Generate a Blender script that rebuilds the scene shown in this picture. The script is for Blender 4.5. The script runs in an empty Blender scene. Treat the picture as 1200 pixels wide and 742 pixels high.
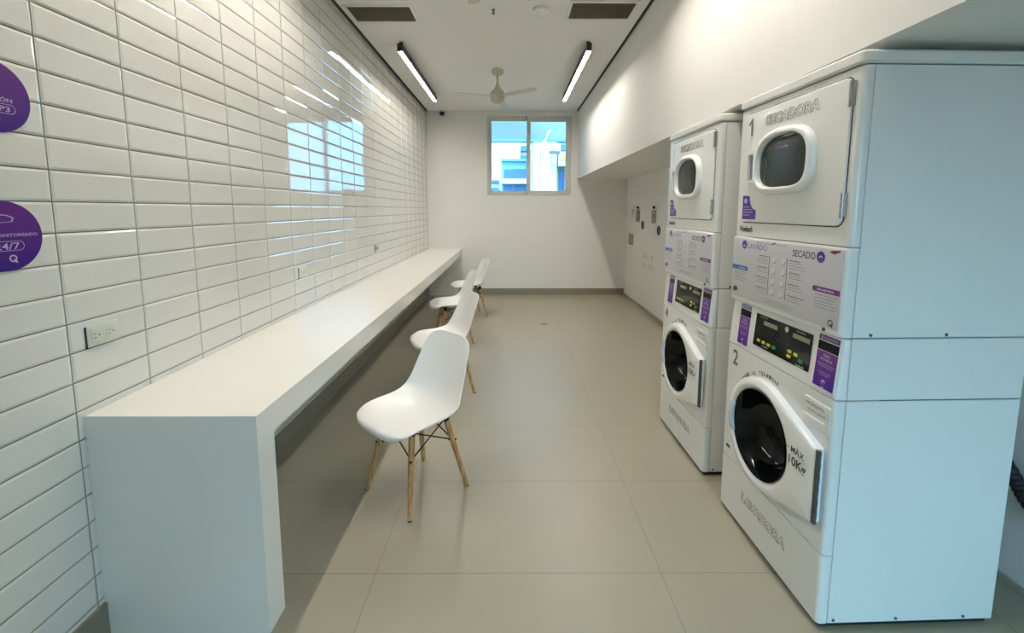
import bpy, bmesh, math, random
from mathutils import Vector, Matrix
random.seed(7)
C = bpy.context.scene.collection
scn = bpy.context.scene
V = Vector
PI = math.pi

# ------------------------------------------------------------------ camera and room dimensions (metres)
F_PX, CY, PITCH, YAW, ROLL, EYE = 520.03, 304.17, 6.468, 0.1637, 0.0202, 1.4966
XL, XS, ZS, ZC, YB, XR = -1.428, 1.1385, 2.0151, 3.136, 7.719, 2.003
YR = -1.3                                        # rear wall, behind the camera
XCF, ZT, YC0, TP = -0.852, 0.807, 1.418, 0.103  # counter front, height, near end, thickness
ZTOP = 3.30                                      # slab above the hung ceiling

# ------------------------------------------------------------------ materials
def mat(name, col, rough=0.5, metal=0.0, coat=0.0, var=0.03, scale=12.0, bump=0.0, bscale=60.0, emis=None, estr=0.0, spec=0.5, rvar=0.0):
    m = bpy.data.materials.new(name); m.use_nodes = True
    nt = m.node_tree; b = nt.nodes['Principled BSDF']
    b.inputs['Roughness'].default_value = rough; b.inputs['Metallic'].default_value = metal
    b.inputs['Coat Weight'].default_value = coat; b.inputs['Specular IOR Level'].default_value = spec
    tc = nt.nodes.new('ShaderNodeTexCoord')
    n = nt.nodes.new('ShaderNodeTexNoise'); n.inputs['Scale'].default_value = scale; n.inputs['Detail'].default_value = 3
    nt.links.new(tc.outputs['Object'], n.inputs['Vector'])
    r = nt.nodes.new('ShaderNodeMix'); r.data_type = 'RGBA'
    r.inputs[6].default_value = tuple(c*(1-var) for c in col)+(1,)
    r.inputs[7].default_value = tuple(min(1, c*(1+var)) for c in col)+(1,)
    nt.links.new(n.outputs['Fac'], r.inputs[0]); nt.links.new(r.outputs[2], b.inputs['Base Color'])
    if bump:
        n2 = nt.nodes.new('ShaderNodeTexNoise'); n2.inputs['Scale'].default_value = bscale; n2.inputs['Detail'].default_value = 4
        nt.links.new(tc.outputs['Object'], n2.inputs['Vector'])
        bp = nt.nodes.new('ShaderNodeBump'); bp.inputs['Strength'].default_value = bump; bp.inputs['Distance'].default_value = 0.002
        nt.links.new(n2.outputs['Fac'], bp.inputs['Height']); nt.links.new(bp.outputs['Normal'], b.inputs['Normal'])
    if emis:
        b.inputs['Emission Color'].default_value = tuple(emis)+(1,); b.inputs['Emission Strength'].default_value = estr
    return m

def srgb(r, g, b):
    f = lambda c: (c/255/12.92 if c/255 <= 0.04045 else ((c/255+0.055)/1.055)**2.4)
    return (f(r), f(g), f(b))

def glass_mat(name, tint=(1, 1, 1)):
    m = bpy.data.materials.new(name); m.use_nodes = True; nt = m.node_tree
    nt.nodes.remove(nt.nodes['Principled BSDF']); out = nt.nodes['Material Output']
    t = nt.nodes.new('ShaderNodeBsdfTransparent'); t.inputs[0].default_value = tuple(tint)+(1,)
    g = nt.nodes.new('ShaderNodeBsdfGlossy'); g.inputs['Roughness'].default_value = 0.01
    f = nt.nodes.new('ShaderNodeFresnel'); f.inputs[0].default_value = 1.35
    mx = nt.nodes.new('ShaderNodeMixShader')
    nt.links.new(f.outputs[0], mx.inputs[0]); nt.links.new(t.outputs[0], mx.inputs[1]); nt.links.new(g.outputs[0], mx.inputs[2])
    nt.links.new(mx.outputs[0], out.inputs[0])
    return m

def gradient_mat(name, c0, c1, rough=0.35, axis=1):
    m = mat(name, c0, rough); nt = m.node_tree; b = nt.nodes['Principled BSDF']
    tc = nt.nodes.new('ShaderNodeTexCoord'); sx = nt.nodes.new('ShaderNodeSeparateXYZ')
    nt.links.new(tc.outputs['Generated'], sx.inputs[0])
    mx = nt.nodes.new('ShaderNodeMix'); mx.data_type = 'RGBA'
    mx.inputs[6].default_value = tuple(c0)+(1,); mx.inputs[7].default_value = tuple(c1)+(1,)
    nt.links.new(sx.outputs[axis], mx.inputs[0]); nt.links.new(mx.outputs[2], b.inputs['Base Color'])
    return m

M = {}
M['plaster'] = mat('plaster_white', (0.81, 0.80, 0.765), 0.75, var=0.012, scale=3, bump=0.05, bscale=250)
M['ceiling'] = mat('ceiling_paint', (0.82, 0.81, 0.785), 0.8, var=0.01, scale=2)
M['slab'] = mat('slab_dark', (0.035, 0.035, 0.032), 0.9)
M['tile'] = mat('glazed_tile', (0.755, 0.75, 0.70), 0.05, var=0.012, scale=4, coat=1.0)
M['grout'] = mat('grout', (0.17, 0.16, 0.12), 0.9)
M['counter'] = mat('counter_laminate', (0.81, 0.79, 0.73), 0.20, var=0.02, scale=6)
M['skirt'] = mat('skirting_tile', (0.25, 0.225, 0.165), 0.4)
M['skirtp'] = mat('pale_skirting', (0.42, 0.40, 0.33), 0.5)
M['enamel'] = mat('white_enamel', (0.80, 0.81, 0.79), 0.28, var=0.008, scale=5, coat=0.25)
M['enamel_b'] = mat('white_plastic_rim', (0.86, 0.87, 0.86), 0.22, var=0.008, coat=0.3)
M['enamel_core'] = mat('cabinet_inner', (0.12, 0.12, 0.12), 0.6)
M['black'] = mat('black_gloss', (0.006, 0.006, 0.007), 0.12, coat=0.3)
M['blackmat'] = mat('black_matt', (0.012, 0.012, 0.012), 0.5)
M['rubber'] = mat('black_rubber', (0.015, 0.015, 0.016), 0.6)
M['dryglass'] = mat('dark_door_glass', (0.022, 0.034, 0.031), 0.06, var=0.3, scale=9, spec=0.35)
M['washglass'] = mat('black_door_glass', (0.003, 0.0035, 0.004), 0.06, spec=0.3)
M['steel'] = mat('brushed_steel', (0.45, 0.45, 0.44), 0.3, metal=1.0)
M['hinge'] = mat('hinge_steel', (0.075, 0.075, 0.075), 0.5)
M['darksteel'] = mat('dark_steel', (0.12, 0.12, 0.12), 0.4, metal=0.8)
M['sheet'] = mat('silver_print_sheet', srgb(206, 205, 212), 0.32, var=0.03, scale=3)
M['ink'] = mat('grey_ink', srgb(110, 110, 112), 0.5)
M['inkd'] = mat('dark_ink', srgb(62, 62, 66), 0.5)
M['inkl'] = mat('light_ink', srgb(140, 140, 143), 0.5)
M['blue'] = mat('blue_ink', srgb(56, 62, 165), 0.4)
M['bluel'] = mat('lavender_ink', srgb(126, 130, 195), 0.4)
M['cyan'] = mat('cyan_ink', srgb(60, 120, 190), 0.4)
M['purple'] = mat('purple_ink', srgb(74, 32, 150), 0.35)
M['magenta'] = mat('plum_ink', srgb(120, 45, 135), 0.4)
M['red'] = mat('maroon_ink', srgb(120, 50, 66), 0.4)
M['white'] = mat('white_ink', (0.85, 0.85, 0.85), 0.4)
M['stepw'] = mat('step_mark_white', srgb(222, 220, 222), 0.4)
M['lilac'] = mat('lilac_ink', srgb(200, 180, 222), 0.4)
M['signgrad'] = gradient_mat('purple_sign_print', srgb(52, 12, 128), srgb(96, 32, 128), 0.3, 2)
M['strip'] = gradient_mat('purple_card_print', srgb(66, 24, 150), srgb(118, 62, 140), 0.3, 2)
M['slate'] = mat('slate_label', srgb(104, 112, 150), 0.4)
M['plumlab'] = mat('plum_label', srgb(96, 74, 122), 0.4)
M['lcd'] = mat('lcd_grey', srgb(120, 124, 104), 0.3, emis=srgb(120, 124, 90), estr=0.12)
M['yellow'] = mat('yellow_key', srgb(170, 170, 40), 0.4, emis=srgb(190, 190, 30), estr=0.12)
M['green'] = mat('green_key', srgb(30, 130, 60), 0.4, emis=srgb(20, 150, 60), estr=0.1)
M['skytint'] = mat('sky_tint_plastic', srgb(196, 212, 228), 0.10, coat=0.5)  # bluish tint stands in for sky reflected in the white gloss
M['slotblue'] = mat('violet_grey_recess', srgb(120, 122, 165), 0.3)
M['shell'] = mat('white_polypropylene', (0.86, 0.85, 0.82), 0.30, var=0.006)
M['wood'] = None
M['wire'] = mat('black_wire', (0.015, 0.014, 0.013), 0.45, metal=0.5)
M['alu'] = mat('window_aluminium', srgb(198, 202, 194), 0.4)
M['alud'] = mat('window_gasket', srgb(60, 62, 58), 0.6)
M['glass'] = glass_mat('clear_glass')
M['bronze'] = mat('light_housing_bronze', srgb(52, 40, 34), 0.45)
M['diff'] = mat('light_diffuser', (0.9, 0.9, 0.9), 0.5, emis=(1.0, 0.935, 0.845), estr=72.0)
M['fan'] = mat('fan_cream', (0.52, 0.47, 0.37), 0.4)
M['fanblade'] = mat('fan_blade_white', (0.60, 0.57, 0.48), 0.4)
M['ventframe'] = mat('vent_frame_white', (0.78, 0.77, 0.72), 0.5)
M['vent'] = mat('vent_grille_dark', srgb(104, 98, 72), 0.6)
M['ventback'] = mat('vent_back', srgb(58, 54, 36), 0.8)
M['plate'] = mat('outlet_plate', (0.66, 0.67, 0.59), 0.3)
M['greyplate'] = mat('grey_metal_box', srgb(160, 162, 148), 0.45)
M['paleplate'] = mat('pale_cover_plate', (0.70, 0.70, 0.65), 0.5)

def wood():
    m = mat('beech_wood', srgb(186, 134, 78), 0.42); nt = m.node_tree; b = nt.nodes['Principled BSDF']
    tc = nt.nodes.new('ShaderNodeTexCoord'); mp = nt.nodes.new('ShaderNodeMapping'); mp.inputs['Scale'].default_value = (40, 40, 5)
    n = nt.nodes.new('ShaderNodeTexNoise'); n.inputs['Scale'].default_value = 2.0; n.inputs['Detail'].default_value = 5
    r = nt.nodes.new('ShaderNodeValToRGB')
    r.color_ramp.elements[0].color = srgb(160, 106, 58)+(1,); r.color_ramp.elements[1].color = srgb(212, 166, 108)+(1,)
    r.color_ramp.elements[0].position = 0.3; r.color_ramp.elements[1].position = 0.7
    nt.links.new(tc.outputs['Object'], mp.inputs[0]); nt.links.new(mp.outputs[0], n.inputs['Vector'])
    nt.links.new(n.outputs['Fac'], r.inputs[0]); nt.links.new(r.outputs[0], b.inputs['Base Color'])
    return m
M['wood'] = wood()

def floor_mat():
    m = mat('porcelain_floor', (0.33, 0.30, 0.235), 0.36); nt = m.node_tree; b = nt.nodes['Principled BSDF']
    tc = nt.nodes.new('ShaderNodeTexCoord')
    sp = nt.nodes.new('ShaderNodeSeparateXYZ'); nt.links.new(tc.outputs['Object'], sp.inputs[0])
    def math_(op, a, bb, c=None):
        n = nt.nodes.new('ShaderNodeMath'); n.operation = op
        for i, q in enumerate((a, bb, c)):
            if q is None: continue
            if isinstance(q, (int, float)): n.inputs[i].default_value = q
            else: nt.links.new(q, n.inputs[i])
        return n.outputs[0]
    def line(s, off, pitch, half):
        t = math_('DIVIDE', math_('SUBTRACT', s, off), pitch)
        fr = math_('ABSOLUTE', math_('SUBTRACT', math_('FRACT', t, 0), 0.5), 0)
        return math_('GREATER_THAN', fr, 0.5-half/pitch)
    lx = line(sp.outputs[0], 0.622, 1.18, 0.0014); ly = line(sp.outputs[1], 1.677, 0.626, 0.0016)
    ln = math_('MAXIMUM', lx, ly)
    n1 = nt.nodes.new('ShaderNodeTexNoise'); n1.inputs['Scale'].default_value = 3.5; n1.inputs['Detail'].default_value = 6
    nt.links.new(tc.outputs['Object'], n1.inputs['Vector'])
    r1 = nt.nodes.new('ShaderNodeMix'); r1.data_type = 'RGBA'
    r1.inputs[6].default_value = (0.345, 0.315, 0.235, 1); r1.inputs[7].default_value = (0.375, 0.345, 0.26, 1)
    nt.links.new(n1.outputs['Fac'], r1.inputs[0])
    r2 = nt.nodes.new('ShaderNodeMix'); r2.data_type = 'RGBA'
    r2.inputs[7].default_value = (0.22, 0.20, 0.15, 1)
    nt.links.new(ln, r2.inputs[0]); nt.links.new(r1.outputs[2], r2.inputs[6]); nt.links.new(r2.outputs[2], b.inputs['Base Color'])
    return m
M['floor'] = floor_mat()

# ------------------------------------------------------------------ mesh building
class Fr:
    """a plane to draw on: a to the right, b up, c out of the surface"""
    def __init__(s, o, ex, ey):
        s.o, s.ex, s.ey = V(o), V(ex).normalized(), V(ey).normalized(); s.en = s.ex.cross(s.ey)
    def p(s, a, b, c=0.0): return s.o+s.ex*a+s.ey*b+s.en*c

def rrect(a0, b0, a1, b1, r, n=6):
    """rounded rectangle; r one radius or (bl, br, tr, tl)"""
    if isinstance(r, (int, float)): r = (r,)*4
    out = []
    for (cx, cy, rr, t0) in ((a0+r[0], b0+r[0], r[0], PI), (a1-r[1], b0+r[1], r[1], 1.5*PI), (a1-r[2], b1-r[2], r[2], 0), (a0+r[3], b1-r[3], r[3], 0.5*PI)):
        for k in range(n+1):
            t = t0+0.5*PI*k/n; out.append((cx+rr*math.cos(t), cy+rr*math.sin(t)))
    return out

def circ(ca, cb, r, n=32, rb=None):
    rb = rb or r
    return [(ca+r*math.cos(2*PI*k/n), cb+rb*math.sin(2*PI*k/n)) for k in range(n)]

_tc = {}
def text_geom(s, outline=0.0, shear=0.0, bold=0.0):
    key = (s, outline, shear, bold)
    if key in _tc: return _tc[key]
    cu = bpy.data.curves.new('lettering', 'FONT'); cu.body = s; cu.size = 1.0; cu.resolution_u = 3; cu.shear = shear; cu.offset = bold
    if outline: cu.fill_mode = 'NONE'; cu.bevel_depth = outline; cu.bevel_resolution = 0
    else: cu.fill_mode = 'FRONT'
    ob = bpy.data.objects.new('lettering', cu); C.objects.link(ob)
    dg = bpy.context.evaluated_depsgraph_get()
    me = bpy.data.meshes.new_from_object(ob.evaluated_get(dg))
    vs = [v.co.copy() for v in me.vertices]; fs = [tuple(p.vertices) for p in me.polygons]
    bpy.data.objects.remove(ob); bpy.data.curves.remove(cu); bpy.data.meshes.remove(me)
    _tc[key] = (vs, fs); return _tc[key]

class MB:
    def __init__(s): s.v, s.f, s.m = [], [], []
    def face(s, idx, m=0): s.f.append(tuple(idx)); s.m.append(m)
    def add(s, pts):
        i = len(s.v); s.v += [V(p) for p in pts]; return list(range(i, i+len(pts)))
    def box(s, a, b, m=0):
        (x0, y0, z0), (x1, y1, z1) = a, b
        i = s.add([(x0, y0, z0), (x1, y0, z0), (x1, y1, z0), (x0, y1, z0), (x0, y0, z1), (x1, y0, z1), (x1, y1, z1), (x0, y1, z1)])
        for q in ((0, 3, 2, 1), (4, 5, 6, 7), (0, 1, 5, 4), (1, 2, 6, 5), (2, 3, 7, 6), (3, 0, 4, 7)): s.face([i[k] for k in q], m)
        return s
    def loft(s, loops, m=0, cap0=True, cap1=True, ring=False, closed=True):
        ids = [s.add(l) for l in loops]; n = len(loops[0])
        pairs = list(zip(ids, ids[1:]))+([(ids[-1], ids[0])] if ring else [])
        for A, B in pairs:
            for k in range(n if closed else n-1):
                s.face((A[k], A[(k+1) % n], B[(k+1) % n], B[k]), m)
        if not ring:
            if cap0: s.face(ids[0][::-1], m)
            if cap1: s.face(ids[-1], m)
        return s
    def prism(s, fr, pts, c0, c1, m=0, bev=0.0):
        """flat shape pushed out from c0 to c1, the outer edge eased by bev"""
        if bev:
            n = len(pts); ca = sum(p[0] for p in pts)/n; cb = sum(p[1] for p in pts)/n
            ra = max(abs(p[0]-ca) for p in pts); rb = max(abs(p[1]-cb) for p in pts)
            L = [[fr.p(*p, c0) for p in pts]]
            for t in (0.0, 0.35, 0.7, 1.0):
                ins = bev*(1-math.cos(t*PI/2)); h = c1-bev+bev*math.sin(t*PI/2)
                L.append([fr.p(ca+(p[0]-ca)*(1-ins/ra), cb+(p[1]-cb)*(1-ins/rb), h) for p in pts])
            return s.loft(L, m)
        return s.loft([[fr.p(*p, c0) for p in pts], [fr.p(*p, c1) for p in pts]], m)
    def flat(s, fr, pts, c, m=0): s.face(s.add([fr.p(*p, c) for p in pts]), m); return s
    def lathe(s, fr, prof, n=32, m=0, ca=0, cb=0, cap0=True, cap1=True):
        return s.loft([[fr.p(ca+r*math.cos(2*PI*k/n), cb+r*math.sin(2*PI*k/n), h) for k in range(n)] for r, h in prof], m, cap0, cap1)
    def tube(s, pts, r, n=10, m=0, closed=False):
        pts = [V(p) for p in pts]; L = []
        rs = r if isinstance(r, (list, tuple)) else [r]*len(pts)
        up = None
        for i, p in enumerate(pts):
            a = pts[i-1] if (i > 0 or closed) else p; b = pts[(i+1) % len(pts)] if (i < len(pts)-1 or closed) else p
            d = (b-a).normalized()
            if up is None: up = d.orthogonal().normalized()
            else: up = (up-d*up.dot(d)).normalized()
            w = d.cross(up)
            L.append([p+(up*math.cos(2*PI*k/n)+w*math.sin(2*PI*k/n))*rs[i] for k in range(n)])
        return s.loft(L, m, ring=closed)
    def text(s, fr, string, a, b, h, w=None, align='C', c=0.0, m=0, outline=0.0, rot=0.0, shear=0.0, bottom=False, bold=0.012):
        """string with cap height h (and width w) centred at a,b"""
        vs, fs = text_geom(string, outline, shear, bold)
        if not vs: return s
        x0 = min(v.x for v in vs); x1 = max(v.x for v in vs); y0 = min(v.y for v in vs); y1 = max(v.y for v in vs)
        k = h/max(0.73, 1e-6) if any(ch.islower() for ch in string) or len(string) > 1 else h/(y1-y0)
        kx = w/(x1-x0) if w else k
        ox = {'C': (x0+x1)/2, 'L': x0, 'R': x1}[align]; oy = 0.0 if bottom else (0.365 if k == h/0.73 else (y0+y1)/2)
        cr, sr = math.cos(rot), math.sin(rot); pts = []
        for v in vs:
            X, Y = (v.x-ox)*kx, (v.y-oy)*k
            pts.append(fr.p(a+X*cr-Y*sr, b+X*sr+Y*cr, c+v.z*k))
        i = s.add(pts)
        for f in fs: s.face([i[q] for q in f], m)
        return s
    def build(s, name, mats, parent=None, smooth=35, recalc=True, bevel=0.0, weld=False):
        if not isinstance(mats, (list, tuple)): mats = [mats]
        me = bpy.data.meshes.new(name); me.from_pydata([tuple(v) for v in s.v], [], s.f)
        for q in mats: me.materials.append(q)
        for p, mi in zip(me.polygons, s.m): p.material_index = mi
        if recalc or weld:
            bm = bmesh.new(); bm.from_mesh(me)
            if weld: bmesh.ops.remove_doubles(bm, verts=bm.verts, dist=1e-5)
            if recalc: bmesh.ops.recalc_face_normals(bm, faces=bm.faces)
            bm.to_mesh(me); bm.free()
        if smooth:
            me.shade_smooth(); me.set_sharp_from_angle(angle=math.radians(smooth))
        me.update()
        o = bpy.data.objects.new(name, me); C.objects.link(o)
        if parent: o.parent = parent
        if bevel:
            b = o.modifiers.new('edge', 'BEVEL'); b.width = bevel; b.segments = 3; b.limit_method = 'ANGLE'; b.angle_limit = math.radians(40)
        return o

def tag(o, label=None, cat=None, group=None, kind=None):
    for k, q in (('label', label), ('category', cat), ('group', group), ('kind', kind)):
        if q: o[k] = q
    return o
def empty(name, loc=(0, 0, 0), rz=0.0, **kw):
    o = bpy.data.objects.new(name, None); C.objects.link(o); o.location = loc; o.rotation_euler = (0, 0, rz); o.empty_display_size = 0.1
    return tag(o, **kw)
def copy_tree(o, parent=None):
    c = o.copy(); C.objects.link(c)
    if parent: c.parent = parent
    for ch in list(o.children): copy_tree(ch, c)
    return c
def struct(o): o['kind'] = 'structure'; return o
ZF = Fr((0, 0, 0), (1, 0, 0), (0, 1, 0))

# ------------------------------------------------------------------ the room shell
mb = MB(); mb.box((XL-0.15, YR-0.15, -0.12), (XR+0.15, YB+0.15, 0.0)); struct(mb.build('floor', M['floor'], smooth=0))
mb = MB(); mb.box((XL+0.038, YR+0.03, ZC), (XS-0.034, YB-0.012, ZC+0.02)); struct(mb.build('ceiling', M['ceiling'], smooth=0))
mb = MB(); mb.box((XL-0.15, YR-0.15, ZTOP), (XR+0.15, YB+0.15, ZTOP+0.15)); struct(mb.build('ceiling_slab', M['slab'], smooth=0))
for k, (a_, b_) in enumerate((((XL-.002, YR, ZC+.006), (XL+.040, YB, ZC+.03)), ((XS-.036, YR, ZC+.006), (XS+.001, YB, ZC+.03)))):
    mb = MB(); mb.box(a_, b_); struct(mb.build('trim_%d' % (k+1), M['slab'], smooth=0))
# back wall with its window opening
WX0, WX1, WZ0, WZ1 = -0.405, 1.030, 1.735, 3.062
mb = MB()
for a, b in (((XL-0.15, YB, 0), (WX0, YB+0.16, ZTOP)), ((WX1, YB, 0), (XR+0.15, YB+0.16, ZTOP)), ((WX0, YB, 0), (WX1, YB+0.16, WZ0)), ((WX0, YB, WZ1), (WX1, YB+0.16, ZTOP))): mb.box(a, b)
struct(mb.build('wall_back', M['plaster'], smooth=0))
mb = MB(); mb.box((XR, YR, 0), (XR+0.15, YB, ZS+0.02)); struct(mb.build('wall_right', M['plaster'], smooth=0))
mb = MB(); mb.box((XS, YR, ZS), (XR+0.15, YB, ZTOP)); struct(mb.build('wall_soffit', M['plaster'], smooth=0))
# rear wall with the glazed entrance behind the camera
DX0, DX1, DZ1 = 0.45, 1.60, 2.0
mb = MB()
for a, b in (((XL-0.15, YR-0.15, 0), (DX0, YR, ZTOP)), ((DX1, YR-0.15, 0), (XR+0.15, YR, ZTOP)), ((DX0, YR-0.15, DZ1), (DX1, YR, ZTOP))): mb.box(a, b)
struct(mb.build('wall_rear', M['plaster'], smooth=0))
d = empty('door_1', ((DX0+DX1)/2, YR-0.07, 0)); d['kind'] = 'structure'
hw = (DX1-DX0)/2; fb = MB()
for a, b in (((-hw, -.03, 0), (-hw+.05, .03, DZ1)), ((hw-.05, -.03, 0), (hw, .03, DZ1)), ((-hw+.05, -.03, DZ1-.05), (hw-.05, .03, DZ1)), ((-.03, -.03, 0), (.03, .03, DZ1-.05))): fb.box(a, b)
fb.build('door_frame', M['alu'], d, smooth=0)
for x0, x1 in ((-hw+.05, -.03), (.03, hw-.05)):
    g = MB(); g.box((x0, -.004, .01), (x1, .004, DZ1-.05)); g.build('pane', M['glass'], d, smooth=0)
# tiled wall: stacked glazed tiles with eased rims over a grout bed
TW, RH, TY0, TZ0 = 0.3019, 0.0986, 1.3993, 1.5194
mb = MB(); mb.box((XL-0.15, YR, 0), (XL-0.0045, YB, ZTOP), 1)
j0 = int(math.floor((0.13-TZ0)/RH)); j1 = int(math.ceil((3.28-TZ0)/RH)); i0 = int(math.floor((YR-TY0)/TW)); i1 = int(math.ceil((YB-TY0)/TW))
G = 0.0019; BV = 0.0075
for j in range(j0, j1):
    for i in range(i0, i1):
        y0, y1 = TY0+i*TW+G, TY0+(i+1)*TW-G; z0, z1 = TZ0+j*RH+G, TZ0+(j+1)*RH-G
        y0 = max(y0, YR); y1 = min(y1, YB-0.001); z1 = min(z1, 3.29)
        if z1 < 0.02 or y1-y0 < 0.02: continue
        t1, t2, t3 = random.gauss(0, .0006), random.gauss(0, .00022), random.gauss(0, .0002)
        X = lambda sy, sz: XL+t3+t1*0.3*sy*0.8+t2*sz
        xb = XL-0.0042
        i_ = mb.add([(xb, y0, z0), (xb, y1, z0), (xb, y1, z1), (xb, y0, z1),
                     (XL-.0024, y0, z0), (XL-.0024, y1, z0), (XL-.0024, y1, z1), (XL-.0024, y0, z1),
                     (X(-1, -1), y0+BV, z0+BV), (X(1, -1), y1-BV, z0+BV), (X(1, 1), y1-BV, z1-BV), (X(-1, 1), y0+BV, z1-BV)])
        for k in range(4):
            mb.face((i_[k], i_[(k+1) % 4], i_[4+(k+1) % 4], i_[4+k])); mb.face((i_[4+k], i_[4+(k+1) % 4], i_[8+(k+1) % 4], i_[8+k]))
        mb.face(i_[8:12])
struct(mb.build('wall_left', [M['tile'], M['grout']], smooth=0))
# skirting
mb = MB(); mb.box((XL-0.001, YR, 0), (XL+0.012, YC0, 0.125)); mb.box((XL-0.001, YC0+TP, 0), (XL+0.012, YB, 0.125)); struct(mb.build('baseboard_left', M['skirt'], smooth=0, bevel=.002))
mb = MB(); mb.box((XCF+.004, YB-0.012, 0), (XR-0.012, YB+.001, 0.112)); struct(mb.build('baseboard_back', M['skirt'], smooth=0, bevel=.002))
mb = MB(); mb.box((XR-0.010, YR, 0), (XR+.001, YB, 0.028)); struct(mb.build('baseboard_right', M['skirtp'], smooth=0, bevel=.002))

# ------------------------------------------------------------------ window
w = empty('window_1', ((WX0+WX1)/2, YB, WZ0)); w['kind'] = 'structure'
hw = (WX1-WX0)/2; H = WZ1-WZ0
WF = Fr((0, 0, 0), (1, 0, 0), (0, 0, 1))          # c points towards the room (-y)
fb = MB()
def bar_frame(mb, x0, x1, z0, z1, t, y0, y1, tb=None, m=0):
    tb = tb or t
    mb.box((x0, y0, z0), (x0+t, y1, z1), m); mb.box((x1-t, y0, z0), (x1, y1, z1), m); mb.box((x0+t, y0, z0), (x1-t, y1, z0+tb), m); mb.box((x0+t, y0, z1-t), (x1-t, y1, z1), m)
bar_frame(fb, -hw, hw, 0, H, .035, -.012, .075); fb.build('window_frame', M['alu'], w, smooth=0, bevel=.003)
xm = 0.305-(WX0+WX1)/2
fb = MB(); bar_frame(fb, -hw+.03, xm+.012, .03, H-.03, .047, .035, .062); sl = fb.build('sash', M['alu'], w, smooth=0, bevel=.003)
g = MB(); g.box((-hw+.075, .046, .075), (xm-.033, .052, H-.075)); g.build('pane', M['glass'], sl, smooth=0)
fb = MB(); bar_frame(fb, xm-.034, hw-.03, .03, H-.03, .066, .000, .028, .05); sr_ = fb.build('sash', M['alu'], w, smooth=0, bevel=.003)
g = MB(); g.box((xm+.03, .011, .078), (hw-.094, .017, H-.094)); g.build('pane', M['glass'], sr_, smooth=0)
g = MB(); g.box((xm-.045, -.016, H-.07), (xm-.032, .0, H-.002)); g.box((xm-.040, -.016, -.004), (xm-.030, .0, .05)); g.build('latch', M['alud'], w, smooth=0, bevel=.002)

# ------------------------------------------------------------------ counter
ct = empty('counter', ((XL+XCF)/2, (YC0+YB)/2, 0), label='long off-white waterfall counter running along the tiled wall', cat='counter')
hx = (XCF-XL)/2-.001; hy = (YB-YC0)/2-.001
mb = MB(); mb.box((-hx, -hy, ZT-TP), (hx, hy, ZT)); mb.build('countertop', M['counter'], ct, smooth=0)
for y0 in (-hy, hy-TP):
    mb = MB(); mb.box((-hx, y0, 0), (hx, y0+TP, ZT-TP)); mb.build('end_panel', M['counter'], ct, smooth=0)

# ------------------------------------------------------------------ chairs
def lerp_table(tab, t):
    for (a, b) in zip(tab, tab[1:]):
        if t <= b[0]:
            k = (t-a[0])/(b[0]-a[0]); k2 = k
            return [a[i]+(b[i]-a[i])*k2 for i in range(1, len(a))]
    return list(tab[-1][1:])
def catmull(P, n):
    out = []
    for i in range(len(P)-1):
        p0 = P[max(i-1, 0)]; p1 = P[i]; p2 = P[i+1]; p3 = P[min(i+2, len(P)-1)]
        for k in range(n):
            t = k/n
            out.append([0.5*((2*b)+(-a+c)*t+(2*a-5*b+4*c-d)*t*t+(-a+3*b-3*c+d)*t**3) for a, b, c, d in zip(p0, p1, p2, p3)])
    out.append(list(P[-1])); return out
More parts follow.
